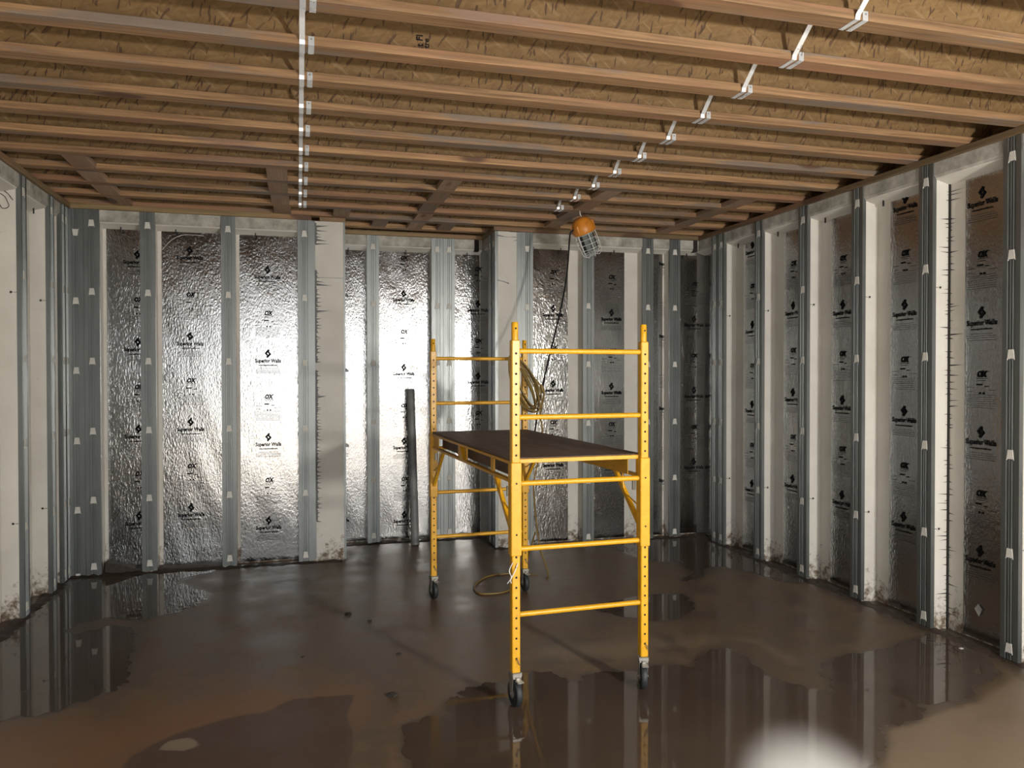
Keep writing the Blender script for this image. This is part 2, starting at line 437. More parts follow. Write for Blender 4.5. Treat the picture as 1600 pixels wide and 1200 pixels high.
LEDLIT.node_tree.nodes['Principled BSDF'].inputs['Emission Color'].default_value = (1.0, 0.97, 0.91, 1)
LEDLIT.node_tree.nodes['Principled BSDF'].inputs['Emission Strength'].default_value = 6.0
CORD = m_plain('yellow_cord_jacket', (0.22, 0.14, 0.035), 0.5)  # jacket yellow darkened to carry the shade on the coil
PIPE = m_plain('grey_pipe', (0.21, 0.21, 0.205), 0.5, var=0.18, scale=6)
PAPER = m_plain('paper_scrap', (0.52, 0.51, 0.47), 0.7)
STONE = m_plain('dark_stone', (0.03, 0.025, 0.02), 0.8, var=0.3, scale=40)
CONC = m_plain('shell_concrete', (0.30, 0.29, 0.27), 0.85)
EARTH = m_plain('bare_earth', (0.13, 0.10, 0.075), 0.9, var=0.25, scale=2)

# ------------------------------------------------------------------ floor and ground outside
def inside_dist(px, py, poly):
    """signed distance to a polygon, positive inside (numpy arrays)"""
    P = np.array(poly); d = np.full(px.shape, 1e9); ins = np.zeros(px.shape, bool)
    for i in range(len(P)):
        a, b = P[i], P[(i + 1) % len(P)]; e = b - a
        wx, wy = px - a[0], py - a[1]
        t = np.clip((wx * e[0] + wy * e[1]) / max(e @ e, 1e-9), 0, 1)
        d = np.minimum(d, np.hypot(wx - t * e[0], wy - t * e[1]))
        c = ((a[1] > py) != (b[1] > py)) & (px < (b[0] - a[0]) * (py - a[1]) / (b[1] - a[1] + 1e-12) + a[0])
        ins ^= c
    return np.where(ins, d, -d)

PUD_LEFT = [(-1.874, 5.321), (-1.768, 5.411), (-1.705, 5.545), (-1.696, 5.758), (-1.752, 5.978), (-1.685, 6.131), (-1.678, 6.382), (-1.632, 6.664), (-1.474, 6.661), (-1.241, 6.758), (-1.001, 6.735), (-0.792, 6.807), (-0.592, 6.774), (-0.814, 6.582), (-0.905, 6.429), (-0.77, 6.225), (-0.649, 6.016), (-0.653, 5.819), (-0.741, 5.658), (-0.84, 5.568), (-1.011, 5.503), (-1.202, 5.596), (-1.335, 5.523), (-1.407, 5.375), (-1.328, 5.316), (-1.225, 5.363), (-1.094, 5.405), (-0.999, 5.277), (-0.943, 5.068), (-0.927, 4.821), (-0.901, 4.633), (-0.864, 4.474), (-0.877, 4.355), (-0.933, 4.27), (-1.052, 4.17), (-1.138, 4.083), (-1.257, 4.08), (-1.429, 4.051), (-1.72, 4.15), (-1.80, 4.7)]
PUD_FRONT = [(0.432, 3.125), (0.439, 3.338), (0.477, 3.531), (0.646, 3.582), (0.701, 3.746), (0.778, 3.748), (0.772, 3.814), (0.867, 3.854), (0.953, 3.891), (1.035, 3.851), (1.132, 3.949), (1.235, 3.958), (1.32, 3.889), (1.36, 3.771), (1.417, 3.782), (1.483, 3.862), (1.632, 3.849), (1.742, 3.829), (1.871, 3.879), (2.065, 3.807), (2.198, 3.94), (2.339, 4.008), (2.418, 3.933), (2.423, 3.778), (2.386, 3.598), (2.427, 3.489), (2.498, 3.377), (2.587, 3.32), (2.661, 3.435), (2.697, 3.56), (2.854, 3.691), (3.128, 3.74), (3.323, 3.762), (3.577, 3.84), (3.77, 3.877), (3.757, 3.622), (3.585, 3.272), (3.325, 3.177), (3.173, 3.057), (3.025, 3.044), (2.874, 3.062), (2.846, 2.99), (2.694, 2.927), (2.537, 2.923), (2.449, 2.802), (2.348, 2.712), (2.231, 2.634), (1.885, 2.312), (1.1, 2.373), (0.508, 2.688)]
PUD_MID = [(1.902, 4.956), (2.144, 5.061), (2.365, 5.115), (2.565, 5.111), (2.692, 5.06), (2.657, 4.938), (2.632, 4.819), (2.485, 4.652), (2.332, 4.555), (2.143, 4.633), (2.004, 4.782)]
PUD_BACK = [(3.162, 6.8), (3.554, 6.814), (3.765, 6.638), (3.75, 6.31), (3.745, 5.955), (3.74, 5.679), (3.74, 5.359), (3.75, 5.152), (3.619, 5.129), (3.553, 5.281), (3.521, 5.45), (3.392, 5.697), (3.217, 5.701), (3.018, 5.445), (2.837, 5.416), (3.046, 5.599), (3.096, 5.912), (2.846, 6.119), (2.80, 6.45), (2.85, 6.78)]
STAIN = [(-0.693, 3.432), (-0.68, 3.549), (-0.563, 3.685), (-0.414, 3.768), (-0.335, 3.807), (-0.138, 3.839), (-0.036, 3.947), (0.261, 3.921), (0.21, 3.673), (0.231, 3.468), (0.194, 3.19), (0.156, 2.744), (-0.618, 2.956)]
PATCH = [(-0.591, 3.565), (-0.552, 3.645), (-0.455, 3.655), (-0.413, 3.57), (-0.464, 3.525)]
DRY = [(2.514, 2.897), (2.802, 2.966), (3.151, 3.017), (3.62, 3.202), (3.6, 2.4), (2.939, 2.2), (2.083, 2.384)]
DRY2 = [(0.98, 4.074), (1.235, 4.476), (1.778, 4.5), (2.244, 4.383), (2.788, 4.174), (2.849, 3.712), (2.693, 3.561), (2.452, 3.553), (2.464, 4.007), (2.121, 3.91), (1.466, 3.894)]
RED = [(-1.5, 3.948), (-0.782, 4.10), (-0.212, 4.25), (0.289, 4.0), (0.35, 3.7), (-0.052, 3.6), (-0.39, 3.5), (-0.702, 3.3), (-0.718, 2.9), (-1.5, 2.9)]

def build_floor():
    xs = np.arange(-1.98, 4.05, 0.035); ys = np.arange(REAR - 0.1, 7.66, 0.035)
    gx, gy = np.meshgrid(xs, ys); nx, ny = len(xs), len(ys)
    co = np.stack([gx.ravel(), gy.ravel(), np.zeros(nx * ny)], 1)
    idx = np.arange(nx * ny).reshape(ny, nx)
    fs = np.stack([idx[:-1, :-1], idx[:-1, 1:], idx[1:, 1:], idx[1:, :-1]], -1).reshape(-1, 4)
    me = bpy.data.meshes.new('floor'); me.from_pydata(co.tolist(), [], fs.tolist()); me.update()
    def attr(name, val):
        a = me.attributes.new(name, 'FLOAT', 'POINT'); a.data.foreach_set('value', val.ravel().astype(np.float32))
    def soft(poly, w): return np.clip(0.5 + inside_dist(gx, gy, poly) / w, 0, 1)
    attr('stain', soft(STAIN, 0.16)); attr('patch', soft(PATCH, 0.10))
    attr('dry', np.maximum(soft(DRY, 0.25), soft(DRY2, 0.7) * 0.66))
    attr('red', soft(RED, 1.1))
    attr('bare', np.clip((2.35 - gy) / 0.5, 0, 1))   # unseen slab made pale towards the open side to bounce the sun upwards
    damp = np.zeros_like(gx)
    for p in (PUD_LEFT, PUD_FRONT, PUD_MID, PUD_BACK): damp = np.maximum(damp, np.clip(0.62 + inside_dist(gx, gy, p) / 0.22, 0, 1))
    wall = np.minimum.reduce([gx - XL, XR - gx, np.where(gx < XC1, Y1, np.where(gx < XC3, Y2, Y3)) - gy])
    damp = np.maximum(damp, np.clip(0.72 - wall / 0.42, 0, 1))
    attr('damp', damp)
    me.materials.append(FLOOR)
    return tag(put('floor', me), kind='structure', label='wet brown concrete slab with mud stains and puddles')
floor = build_floor()
g = MB().box(-14, 16, REAR - 14, REAR - 0.1, -0.25, -0.06).build('ground', EARTH)
tag(g, kind='structure', label='bare earth outside the open walk-out side')

def puddle(poly, label):
    P = []
    m = len(poly)
    pts = smoothline([(*p, 0) for p in poly] + [(*poly[0], 0)], 7)[:-1]
    for i, p in enumerate(pts):
        a, b = pts[i - 1], pts[(i + 1) % len(pts)]
        t = (b - a); n = Vector((t.y, -t.x, 0)); n = n.normalized() if n.length > 0 else n
        j = random.gauss(0, 0.006) + 0.012 * math.sin(i * 0.9 + random.random())
        P.append(p + n * j)
    bm = bmesh.new()
    top = [bm.verts.new((p.x, p.y, 0.0016)) for p in P]
    f = bm.faces.new(top)
    low = [bm.verts.new((p.x + (p.x - q.x) * 0.0, p.y, 0.0003)) for p, q in zip(P, P)]
    for i in range(len(P)):
        j = (i + 1) % len(P); bm.faces.new((top[i], top[j], low[j], low[i]))
    bmesh.ops.triangulate(bm, faces=[f]); bmesh.ops.recalc_face_normals(bm, faces=bm.faces[:])
    me = bpy.data.meshes.new('puddle'); bm.to_mesh(me); bm.free(); me.materials.append(WATER)
    return tag(put('puddle', me), label, 'puddle', 'puddles on the slab')

# ------------------------------------------------------------------ printed marks
def text_verts(body, size, bold=0.0, cx=True, space=1.0, xs=1.0):
    cu = bpy.data.curves.new('t', 'FONT'); cu.body = body; cu.size = size; cu.offset = bold; cu.resolution_u = 2
    cu.space_character = space; cu.align_x = 'CENTER' if cx else 'LEFT'; cu.align_y = 'CENTER'
    o = bpy.data.objects.new('t', cu); COL.objects.link(o)
    me = o.to_mesh()
    vs = [(v.co.x * xs, v.co.y, 0.0) for v in me.vertices]; fs = [tuple(p.vertices) for p in me.polygons]
    o.to_mesh_clear(); bpy.data.objects.remove(o); bpy.data.curves.remove(cu)
    return vs, fs

def fine_lines(mb, x0, x1, y, h, rnd, fill=0.85):
    x = x0
    while x < x1:
        w = rnd.uniform(0.004, 0.018)
        mb.add([(x, y, 0), (min(x + w, x1), y, 0), (min(x + w, x1), y + h, 0), (x, y + h, 0)], [(0, 1, 2, 3)]); x += w + 0.003

def logo_mesh():
    mb = MB()
    mb.add(*text_verts('Superior Walls', 0.0430, 0.0016, xs=0.80))
    hook = [(0.10, 1.0), (-0.78, 0.10), (-0.12, -0.60), (0.10, -0.34), (-0.24, 0.06), (0.42, 0.70)]
    for sg in (1, -1):
        mb.add([(sg * x * 0.034, 0.062 + sg * y * 0.038, 0) for x, y in hook], [(0, 1, 2, 3, 4, 5)] if sg > 0 else [(0, 1, 2, 3, 4, 5)])
    mb.add(*[(lambda v, f: ([(a, b - 0.036, c) for a, b, c in v], f))(*text_verts('www.superiorwalls.com', 0.0150, 0.0008, xs=1.0))][0])
    return mb.mesh('printed_logo', INK)
def small_mesh():
    mb = MB(); r = random.Random(3)
    for i in range(4): fine_lines(mb, -0.10 + (0.02 if i == 0 else 0), 0.10 - (0.02 if i == 0 else 0), -0.004 - i * 0.0125, 0.0034, r)
    return mb.mesh('fine_print', INK2)
def ox_mesh():
    mb = MB(); r = random.Random(5)
    v, f = text_verts('OX', 0.050, 0.003, xs=0.8); mb.add([(a + b * 0.18, b, c) for a, b, c in v], f)
    fine_lines(mb, 0.030, 0.052, 0.016, 0.003, r)
    fine_lines(mb, -0.034, 0.040, -0.026, 0.0035, r); fine_lines(mb, -0.034, 0.020, -0.038, 0.003, r)
    mb.add([(-0.036, -0.066, 0), (0.002, -0.066, 0), (0.002, -0.056, 0), (-0.036, -0.056, 0)], [(0, 1, 2, 3)])
    fine_lines(mb, 0.022, 0.048, -0.074, 0.006, r)
    for x in (-0.018, 0.006): mb.add([(x, -0.118, 0), (x + 0.014, -0.118, 0), (x + 0.011, -0.106, 0), (x + 0.003, -0.106, 0)], [(0, 1, 2, 3)])
    return mb.mesh('printed_mark', INK)
def table_mesh():
    mb = MB(); r = random.Random(9)
    for i in range(7): fine_lines(mb, -0.10, 0.10, -0.0 - i * 0.0125, 0.003, r)
    fine_lines(mb, -0.10, -0.05, 0.045, 0.004, r); fine_lines(mb, 0.05, 0.10, 0.03, 0.004, r); fine_lines(mb, -0.10, -0.06, 0.02, 0.004, r)
    return mb.mesh('fine_print', INK2)
LOGO, SMALL, OX, TABLE = logo_mesh(), small_mesh(), ox_mesh(), table_mesh()

# ------------------------------------------------------------------ walls
# wall frame: x along the wall (to the right seen from the room), y up, z out into the room; z=0 is the stud face
LOC = lambda p, q, a: (p, a, q)
TABZ = (2.790, 2.250, 1.702, 1.148, 0.602, 0.075)
FW = 0.056
def facing_mesh(w=FW, name='stud_facing'):
    g_ = 0.026
    pr = [(-w, -0.028), (-w, 0), (-g_, 0), (-g_ + .002, -.007), (-.0125, -.007), (-.0105, 0), (-.0045, 0), (-.0025, -.007),
          (.0025, -.007), (.0045, 0), (.0105, 0), (.0125, -.007), (g_ - .002, -.007), (g_, 0), (w, 0), (w, -0.028), (w - .0015, -.028), (w - .0015, -.0085), (-w + .0015, -.0085), (-w + .0015, -.028)]
    return MB().prism(pr, 0.012, H - 0.001, LOC).mesh(name, GALV)
FACING = facing_mesh()
def tab_mesh(flip=False):
    s = -1 if flip else 1
    o = [(-.0155, .028 * s), (.0155, .028 * s), (.0215, -.022 * s), (.0235, -.030 * s), (.017, -.022 * s), (-.017, -.022 * s), (-.0235, -.030 * s), (-.0215, -.022 * s)]
    o = [(-.0150, .028 * s), (.0150, .028 * s), (.0235, -.030 * s), (.0185, -.023 * s), (-.0185, -.023 * s), (-.0235, -.030 * s)]
    return MB().prism(o, -0.007, 0.0015, lambda p, q, a: (p, q, a)).mesh('foam_tab', TAB)
TABM, TABF = tab_mesh(), tab_mesh(True)
def core_mesh():
    return MB().box(-FW + .0025, FW - .0025, 0.0, H, -DEP - 0.012, -0.0095).mesh('stud_core', FOAM)
CORE = core_mesh()
def hole_mesh(side):                                 # wiring hole with its slot, on the side face of a stud
    mb = MB(); x = side * (FW - .0025); e = side * 0.0012
    ring = []
    for r0, r1, lift in ((0.0, 0.0075, 1.0), ):
        vs = [(x + e, r1 * math.sin(t), -0.062 + r1 * math.cos(t)) for t in [k * math.pi / 6 for k in range(12)]]
        mb.add(vs, [tuple(range(12))])
    mb.box(min(x, x + e), max(x, x + e), -.0015, .0015, -0.056, -0.030)
    return mb.mesh('wiring_hole', DARK)
def rim_mesh(side):
    mb = MB(); x = side * (FW - .0025)
    pts = [(x + side * .001, 0.0135 * math.sin(t), -0.062 + 0.0135 * math.cos(t)) for t in [k * math.pi / 8 for k in range(16)]]
    mb.tube(pts, 0.0022, 5, closed=True)
    return mb.mesh('hole_rim', FOAM)
HOLE = {s: hole_mesh(s) for s in (-1, 1)}; RIM = {s: rim_mesh(s) for s in (-1, 1)}
PIN = MB().box(-.0045, .0045, -.055, 0.0, -.004, .004).box(-.012, .012, -.006, .004, -.004, .004).mesh('plastic_pin', BLACK)

def wall_root(name, p0, n, label):
    t = Vector((-n[1], n[0], 0)); t = Vector((0, 0, 0)) + Vector((-n[1], n[0], 0))
    o = empty(name)
    nv = Vector((n[0], n[1], 0)); tv = (-nv).cross(Vector((0, 0, 1)))
    o.matrix_world = Matrix(((tv.x, 0, nv.x, p0[0]), (tv.y, 0, nv.y, p0[1]), (0, 1, 0, 0), (0, 0, 0, 1)))
    return tag(o, label=label, kind='structure')

def stud(w, s, tabs=True, holes=0, flip_first=False, dz=0.0):
    c = put('stud_core', CORE, w, (s, 0, 0))
    f = put('stud_facing', FACING, w, (s, 0, 0))
    if tabs:
        for i, z in enumerate(TABZ):
            put('foam_tab', TABF if (flip_first and i == 0) else TABM, f, (0, z + dz, 0))
    if holes:
        for z in (2.132, 0.629):
            h = put('wiring_hole', HOLE[holes], c, (0, z, 0)); put('hole_rim', RIM[holes], c, (0, z, 0))
    return f

def foil(w, s0, s1, bottom=0.012, top=None):
    top = top or H - 0.125
    nx, ny = max(3, int((s1 - s0) / 0.03)), 90
    ph = [(random.uniform(10, 40), random.uniform(4, 16), random.uniform(0, 6.28), random.uniform(.2, 1)) for _ in range(9)]
    vs = []
    for j in range(ny + 1):
        y = bottom + (top - bottom) * j / ny
        for i in range(nx + 1):
            x = s0 + (s1 - s0) * i / nx
            d = sum(a * math.sin(kx * x + ky * y + p) for kx, ky, p, a in ph) * 0.00026
            vs.append((x, y, -DEP + 0.004 + d))
    fs = [(j * (nx + 1) + i, j * (nx + 1) + i + 1, (j + 1) * (nx + 1) + i + 1, (j + 1) * (nx + 1) + i) for j in range(ny) for i in range(nx)]
    o = MB().add(vs, fs).build('foil_facing', FOIL, w, True)
    return o

def prints(f, s, zref, clip=None, extra=False):
    z = zref
    while z > 0.85: z -= 0.7105
    while z < H - 0.16:
        if z > 0.03:
            put('printed_logo', LOGO, f, (s, z, -DEP + 0.0085)); put('fine_print', SMALL, f, (s, z - 0.062, -DEP + 0.0085))
        zo = z + 0.405
        if 0.15 < zo < H - 0.18:
            put('printed_mark', OX, f, (s + 0.005, zo, -DEP + 0.0085)); put('fine_print', TABLE, f, (s, zo - 0.125, -DEP + 0.008))
        z += 0.7105

def bay(w, s0, s1, fs0=None, fs1=None, logo=None, pins=(), mark=True):
    """bay between two stud edges: insulation back, foil, bond beam"""
    MB().box(s0 - 0.01, s1 + 0.01, 0.0, H, -DEP - 0.03, -DEP).build('insulation_back', FOAM, w)
    pr = [(-0.010, H), (-0.010, H - 0.078), (-0.022, H - 0.092), (-DEP - .01, H - 0.094), (-DEP - .01, H)]
    MB().prism([(p, q) for p, q in pr], s0 - 0.003, s1 + 0.003, lambda p, q, a: (a, q, p)).build('bond_beam', BEAM, w)
    pr2 = [(-0.020, H - 0.0925), (-0.026, H - 0.100), (-DEP, H - 0.128), (-DEP, H - 0.0925)]
    MB().prism(pr2, s0 - 0.003, s1 + 0.003, lambda p, q, a: (a, q, p)).build('beam_soffit', FOAM, w)
    if fs0 is not None:
        f = foil(w, fs0, fs1)
        if logo and mark: prints(f, logo[0], logo[1])
    for p in pins: put('plastic_pin', PIN, w, (p, H - 0.10, -0.085))

def shell(w, s0, s1):
    MB().box(s0, s1, -0.2, H, -DEP - 0.11, -DEP - 0.028).build('concrete_shell', CONC, w)
def plate(w, s0, s1, mat, over=0.016):
    MB().bbox(s0, s1, H, ZB, -DEP - 0.08, over, 0.003).build('top_plate', mat, w)

# --- back wall, left section (faces the camera)
W = wall_root('wall_back_left', (XL, Y1), (0, -1), 'foil lined precast wall section at the back left, between corner and white end panel')
X = lambda x: x - XL
shell(W, -0.3, X(XC1)); plate(W, -0.03, X(0.115), PLATE_X)
stud(W, X(-1.679), flip_first=True, dz=-0.075); stud(W, X(-1.5655))
for x in (-1.159, -0.551, 0.0565): stud(W, X(x), dz=0.0 if x < 0 else -0.01)
bay(W, X(-1.5085), X(-1.216), X(-1.485), X(-1.205), (X(-1.258), 1.80), (X(-1.37),))
bay(W, X(-1.1025), X(-0.608), X(-1.075), X(-0.60), (X(-0.861), 1.851), (X(-0.96),))
bay(W, X(-0.494), X(0.003), X(-0.47), X(0.02), (X(-0.246), 1.711), (X(-0.34),))
# scratch in the foil, dug-out footing under the first bays
MB().tube(smoothline([(X(-1.07), 2.62, -DEP + .009), (X(-1.0), 2.70, -DEP + .009), (X(-0.92), 2.745, -DEP + .009), (X(-0.83), 2.752, -DEP + .009), (X(-0.75), 2.748, -DEP + .009)], 5), .0016, 5).build('foil_scratch', TAB, W)
MB().prism([(X(-1.495), 0.0), (X(-1.49), 0.095), (X(-1.38), 0.068), (X(-1.28), 0.035), (X(-1.216), 0.028), (X(-1.216), 0.0)], -DEP + .006, -0.03, lambda p, q, a: (p, q, a)).build('exposed_footing', MUD, W)
MB().prism([(X(-1.10), 0.0), (X(-1.10), 0.03), (X(-0.95), 0.018), (X(-0.75), 0.028), (X(-0.608), 0.012), (X(-0.608), 0.0)], -DEP + .006, -0.03, lambda p, q, a: (p, q, a)).build('exposed_footing', MUD, W)
# white end panel with torn sealant edge
MB().box(X(0.11), X(XC1) - 0.012, 0.0, H - 0.004, -0.16, -0.006).build('end_panel', FOAM, W)
MB().box(X(0.112), X(0.145), 0.03, H - 0.004, -0.012, -0.003).build('corner_flange', GALV, W)
MB().prism([(X(XC1) - .016, -.0035), (X(XC1) + .001, -.0035), (X(XC1) + .001, -.06), (X(XC1) - .002, -.06), (X(XC1) - .002, -.008), (X(XC1) - .016, -.008)], 0.01, H - .004, LOC).build('corner_trim', GALV, W)
def torn_edge(w, s0, z0, z1, rnd, mat, big):
    mb = MB(); z = z0; prev = 0.006
    flat = lambda p, q, a: (p, q, a)
    while z < z1:                                    # ragged strip
        h = rnd.uniform(0.008, 0.018); e = rnd.uniform(0.004, 0.018)
        mb.prism([(s0 - 0.006, z), (s0 + prev, z), (s0 + e, z + h), (s0 - 0.006, z + h)], -0.0058, -0.0028, flat)
        prev = e; z += h
    z = z0
    while z < z1:                                    # thin torn fingers
        l = rnd.uniform(0.02, 0.055); hw = rnd.uniform(0.004, 0.0075)
        if rnd.random() < big: l = rnd.uniform(0.07, 0.17); hw = rnd.uniform(0.006, 0.010)
        k = rnd.uniform(-.012, .012); m_ = s0 + l * rnd.uniform(.35, .55); zm = z + k * .4
        mb.prism([(s0, z - hw * 1.3), (m_, zm - hw * .6), (s0 + l, z + k), (m_, zm + hw * .6), (s0, z + hw * 1.3)], -0.0057, -0.0026, flat)
        z += rnd.uniform(0.012, 0.042)
    return mb.build('torn_sealant', mat, w)
rr = random.Random(11)
torn_edge(W, X(0.146), 0.35, 1.62, rr, MASTIC, 0.12)
torn_edge(W, X(0.146), 1.70, 2.48, rr, MASTIC, 0.14)
torn_edge(W, X(0.146), 2.70, H - 0.03, rr, MASTIC, 0.45)
MB().box(X(0.15), X(XC1) - .014, 2.417, 2.420, -.007, -.0054).build('panel_seam', MASTIC, W)

# --- alcove side walls
W = wall_root('wall_alcove_left', (XC1, Y1), (1, 0), 'short return of the alcove facing right')
shell(W, 0.10, Y2 - Y1 + 0.1); MB().box(0.062, Y2 - Y1, 0, H, -DEP - .02, -0.001).build('return_panel', FOAM, W)
stud(W, 0.40, tabs=True); plate(W, 0.03, Y2 - Y1, PLATE_Y, 0.006)
W = wall_root('wall_alcove_right', (XC3, Y2), (-1, 0), 'short foil return of the alcove facing left')
LR = Y2 - Y3
shell(W, -0.1, LR - 0.02); plate(W, 0.0, LR + 0.004, PLATE_Y, 0.012)
stud(W, 0.30); stud(W, LR - 0.062)
bay(W, 0.0, 0.245, 0.01, 0.24)
bay(W, 0.355, LR - 0.115, None, None)

# --- back wall, alcove section
W = wall_root('wall_back_middle', (XC1, Y2), (0, -1), 'recessed foil lined wall section of the alcove at the back')
X = lambda x: x - XC1
shell(W, -0.1, X(XC3) + 0.2); plate(W, 0.0, X(XC3), PLATE_X)
for x in (0.681, 1.290, 1.4045): stud(W, X(x))
bay(W, X(0.395), X(0.625), X(0.40), X(0.63), (X(0.356), 1.634), (X(0.46),))
bay(W, X(0.738), X(1.235), X(0.745), X(1.235), (X(0.983), 1.599), (X(1.0),))
bay(W, X(1.4597), X(XC3), X(1.465), X(XC3), (X(1.716) - 0.0, 1.517), (X(1.60),))
MB().box(X(1.655), X(1.70), H - 0.11, H, -0.10, -0.004).build('joint_gap', DARK, W)

# --- back wall, right section
W = wall_root('wall_back_right', (XC3, Y3), (0, -1), 'foil lined precast wall section at the back right corner')
X = lambda x: x - XC3
shell(W, 0.02, X(XR) + 0.3); plate(W, 0.0, X(XR) + 0.03, PLATE_X)
MB().box(0.012, X(1.945), 0.0, H - 0.004, -0.12, -0.006).build('end_panel', FOAM, W)
MB().box(X(1.937), X(1.985), 0.01, H - 0.002, -0.05, -0.0025).build('corner_flange', GALV, W)
MB().prism([(-.001, -.06), (-.001, -.0035), (.016, -.0035), (.016, -.008), (.003, -.008), (.003, -.06)], 0.01, H - .004, LOC).build('corner_trim', GALV, W)
stud(W, X(2.036), flip_first=True, dz=-0.04)
for x in (2.636, 3.247, 3.532): stud(W, X(x), dz=-0.015)
bay(W, X(2.092), X(2.581), X(2.10), X(2.475), (X(2.327), 1.443), (X(2.12), X(2.39)))
bay(W, X(2.691), X(3.193), X(2.70), X(3.055), (X(2.921), 1.415), (X(2.93),))
bay(W, X(3.301), X(3.474), X(3.36), X(3.46), (X(3.53), 1.967 - 0.7105))
bay(W, X(3.590), X(XR), X(3.63), X(XR) + 0.05, (X(3.805), 1.372), (X(3.70),))
MB().box(X(XR) - 0.055, X(XR) - 0.012, H - 0.11, H, -0.10, -0.003).build('joint_gap', DARK, W)
def crack_marks(w, segs, mat=MASTIC, name='surface_scratch', z=-0.0055):
    mb = MB()
    for (x0, y0, x1, y1, wd) in segs:
        d = Vector((x1 - x0, y1 - y0)); n = Vector((-d.y, d.x)).normalized() * wd
        mb.prism([(x0 - n.x, y0 - n.y), (x1, y1), (x0 + n.x, y0 + n.y)], z - .001, z + .0006, lambda p, q, a: (p, q, a))
    return mb.build(name, mat, w)
crack_marks(W, [(0.02, 2.455, 0.115, 2.43, .004), (0.13, 2.425, 0.06, 2.45, .006), (0.02, 2.86, 0.13, 2.845, .006), (0.21, 2.825, 0.17, 2.815, .004), (0.20, 2.85, 0.10, 2.85, .003)])

# --- right wall
W = wall_root('wall_right', (XR, Y3), (-1, 0), 'long right wall of white bays, grey stud facings and foil panels')
S = lambda y: Y3 - y
shell(W, -0.2, S(REAR)); plate(W, -0.02, S(REAR), PLATE_Y)
RY = [5.837, 5.232, 4.624, 4.005, 3.397]
stud(W, S(6.560), holes=0); stud(W, S(6.4445), holes=1)
for y in RY: stud(W, S(y), holes=1)
edges = [6.4445] + RY
logos = [(6.234, 1.974), (5.642, 1.383), (5.041, 2.050), (4.428, 1.996), (3.8195, 1.898)]
bay(W, -0.10, S(6.617), -0.10, S(6.62))
for i, (a, b_) in enumerate(zip(edges[:-1], edges[1:])):
    left, zr = logos[i]
    bay(W, S(a) + FW, S(b_) - FW, S(a) + FW + 0.122, S(b_) - FW + 0.01, (S(left) + 0.112, zr), (S(a) + FW + 0.10,) if i < 4 else ())
y = RY[-1]; prev = y
while y - 0.6096 > REAR + 0.1:
    y -= 0.6096; stud(W, S(y), tabs=y > 1.0); bay(W, S(prev) + FW, S(y) - FW, S(prev) + FW + .122, S(y) - FW + .01, None); prev = y
bay(W, S(prev) + FW, S(REAR), S(prev) + FW + .122, S(REAR), None)
# cracked joint in the bay behind the second stud from the right
sj = S(4.005) + FW
MB().box(sj - .001, sj + 0.009, 0.0, H - 0.12, -DEP + 0.0005, -DEP + 0.010).build('open_joint', DARK, W)
rr = random.Random(4); mb = MB(); z = 0.10
while z < H - 0.16:
    for side in (0, 1):
        if rr.random() < 0.8:
            long_ = rr.random() < 0.22; l = rr.uniform(0.07, 0.115) if long_ else rr.uniform(0.015, 0.05); hh = rr.uniform(.0022, .0045)
            dzz = rr.uniform(-.006, .006)
            if side == 0:   # along the white back panel
                mb.add([(sj + .006, z - hh, -DEP + .0025), (sj + .006 + l, z + dzz, -DEP + .0025), (sj + .006, z + hh, -DEP + .0025)], [(0, 1, 2)])
            else:           # along the stud side
                xx = sj - .0012
                mb.add([(xx + .002, z - hh, -DEP + .004), (xx + .002, z + dzz, -DEP + .004 + l * .85), (xx + .002, z + hh, -DEP + .004)], [(0, 1, 2)])
    z += rr.uniform(0.014, 0.05)
mb.build('joint_cracks', DARK, W)

# --- left wall
W = wall_root('wall_left', (XL, REAR), (1, 0), 'left wall of white bays with grey stud facings')
S = lambda y: y - REAR
shell(W, 0.0, S(Y1) + 0.2); plate(W, 0.0, S(Y1) + 0.02, PLATE_Y)
LY = [6.735, 6.640, 6.362, 5.760]
stud(W, S(LY[0])); stud(W, S(LY[1]))
for yy in LY[2:]: stud(W, S(yy), holes=-1)
bay(W, S(6.362) + FW, S(6.640) - FW, None)
bay(W, S(5.760) + FW, S(6.362) - FW, S(5.760) + FW, S(6.362) - FW - 0.13, None, (S(6.25),))
y = 5.760; prev = y
while y - 0.6096 > REAR + 0.1:
    y -= 0.6096; stud(W, S(y), tabs=y > 2.5, holes=-1 if y > 4 else 0); bay(W, S(y) + FW, S(prev) - FW, S(y) + FW, S(prev) - FW - 0.13, None); prev = y
bay(W, S(REAR), S(prev) - FW, S(REAR), S(prev) - FW - .13, None)

# ------------------------------------------------------------------ mud along the wall feet
def mud_ridge(pts, n):
    mb = MB(); P = [Vector((*p, 0)) for p in pts]; rows = []
    for a, b in zip(P[:-1], P[1:]):
        d = b - a; L_ = d.length; d.normalize(); nn = Vector((d.y, -d.x, 0)); k = int(L_ / 0.035)
        for i in range(k):
            p = a + d * (L_ * i / k); w = random.uniform(0.015, 0.06); h = random.uniform(0.003, 0.022)
            rows.append([(p - nn * 0.03) + Vector((0, 0, h)), p + nn * w * 0.45 + Vector((0, 0, h * random.uniform(.4, .9))), p + nn * w + Vector((0, 0, 0.0012))])
    vs = [q[:] for r in rows for q in r]; fs = []
    for i in range(len(rows) - 1):
        for j in range(2): fs.append((3 * i + j, 3 * i + 3 + j, 3 * i + 4 + j, 3 * i + 1 + j))
    o = mb.add(vs, fs).build('mud_ridge', MUD, floor, True); o['kind'] = 'stuff'
    return o
mud_ridge([(XL - 0.02, 2.5), (XL - 0.02, Y1 - .02), (XC1, Y1 - .0)], 1)
mud_ridge([(XC1, Y2), (XC3, Y2), (XC3, Y3), (XR, Y3)], 1)
mud_ridge([(XR + .01, Y3), (XR + .01, 2.0)], 1)

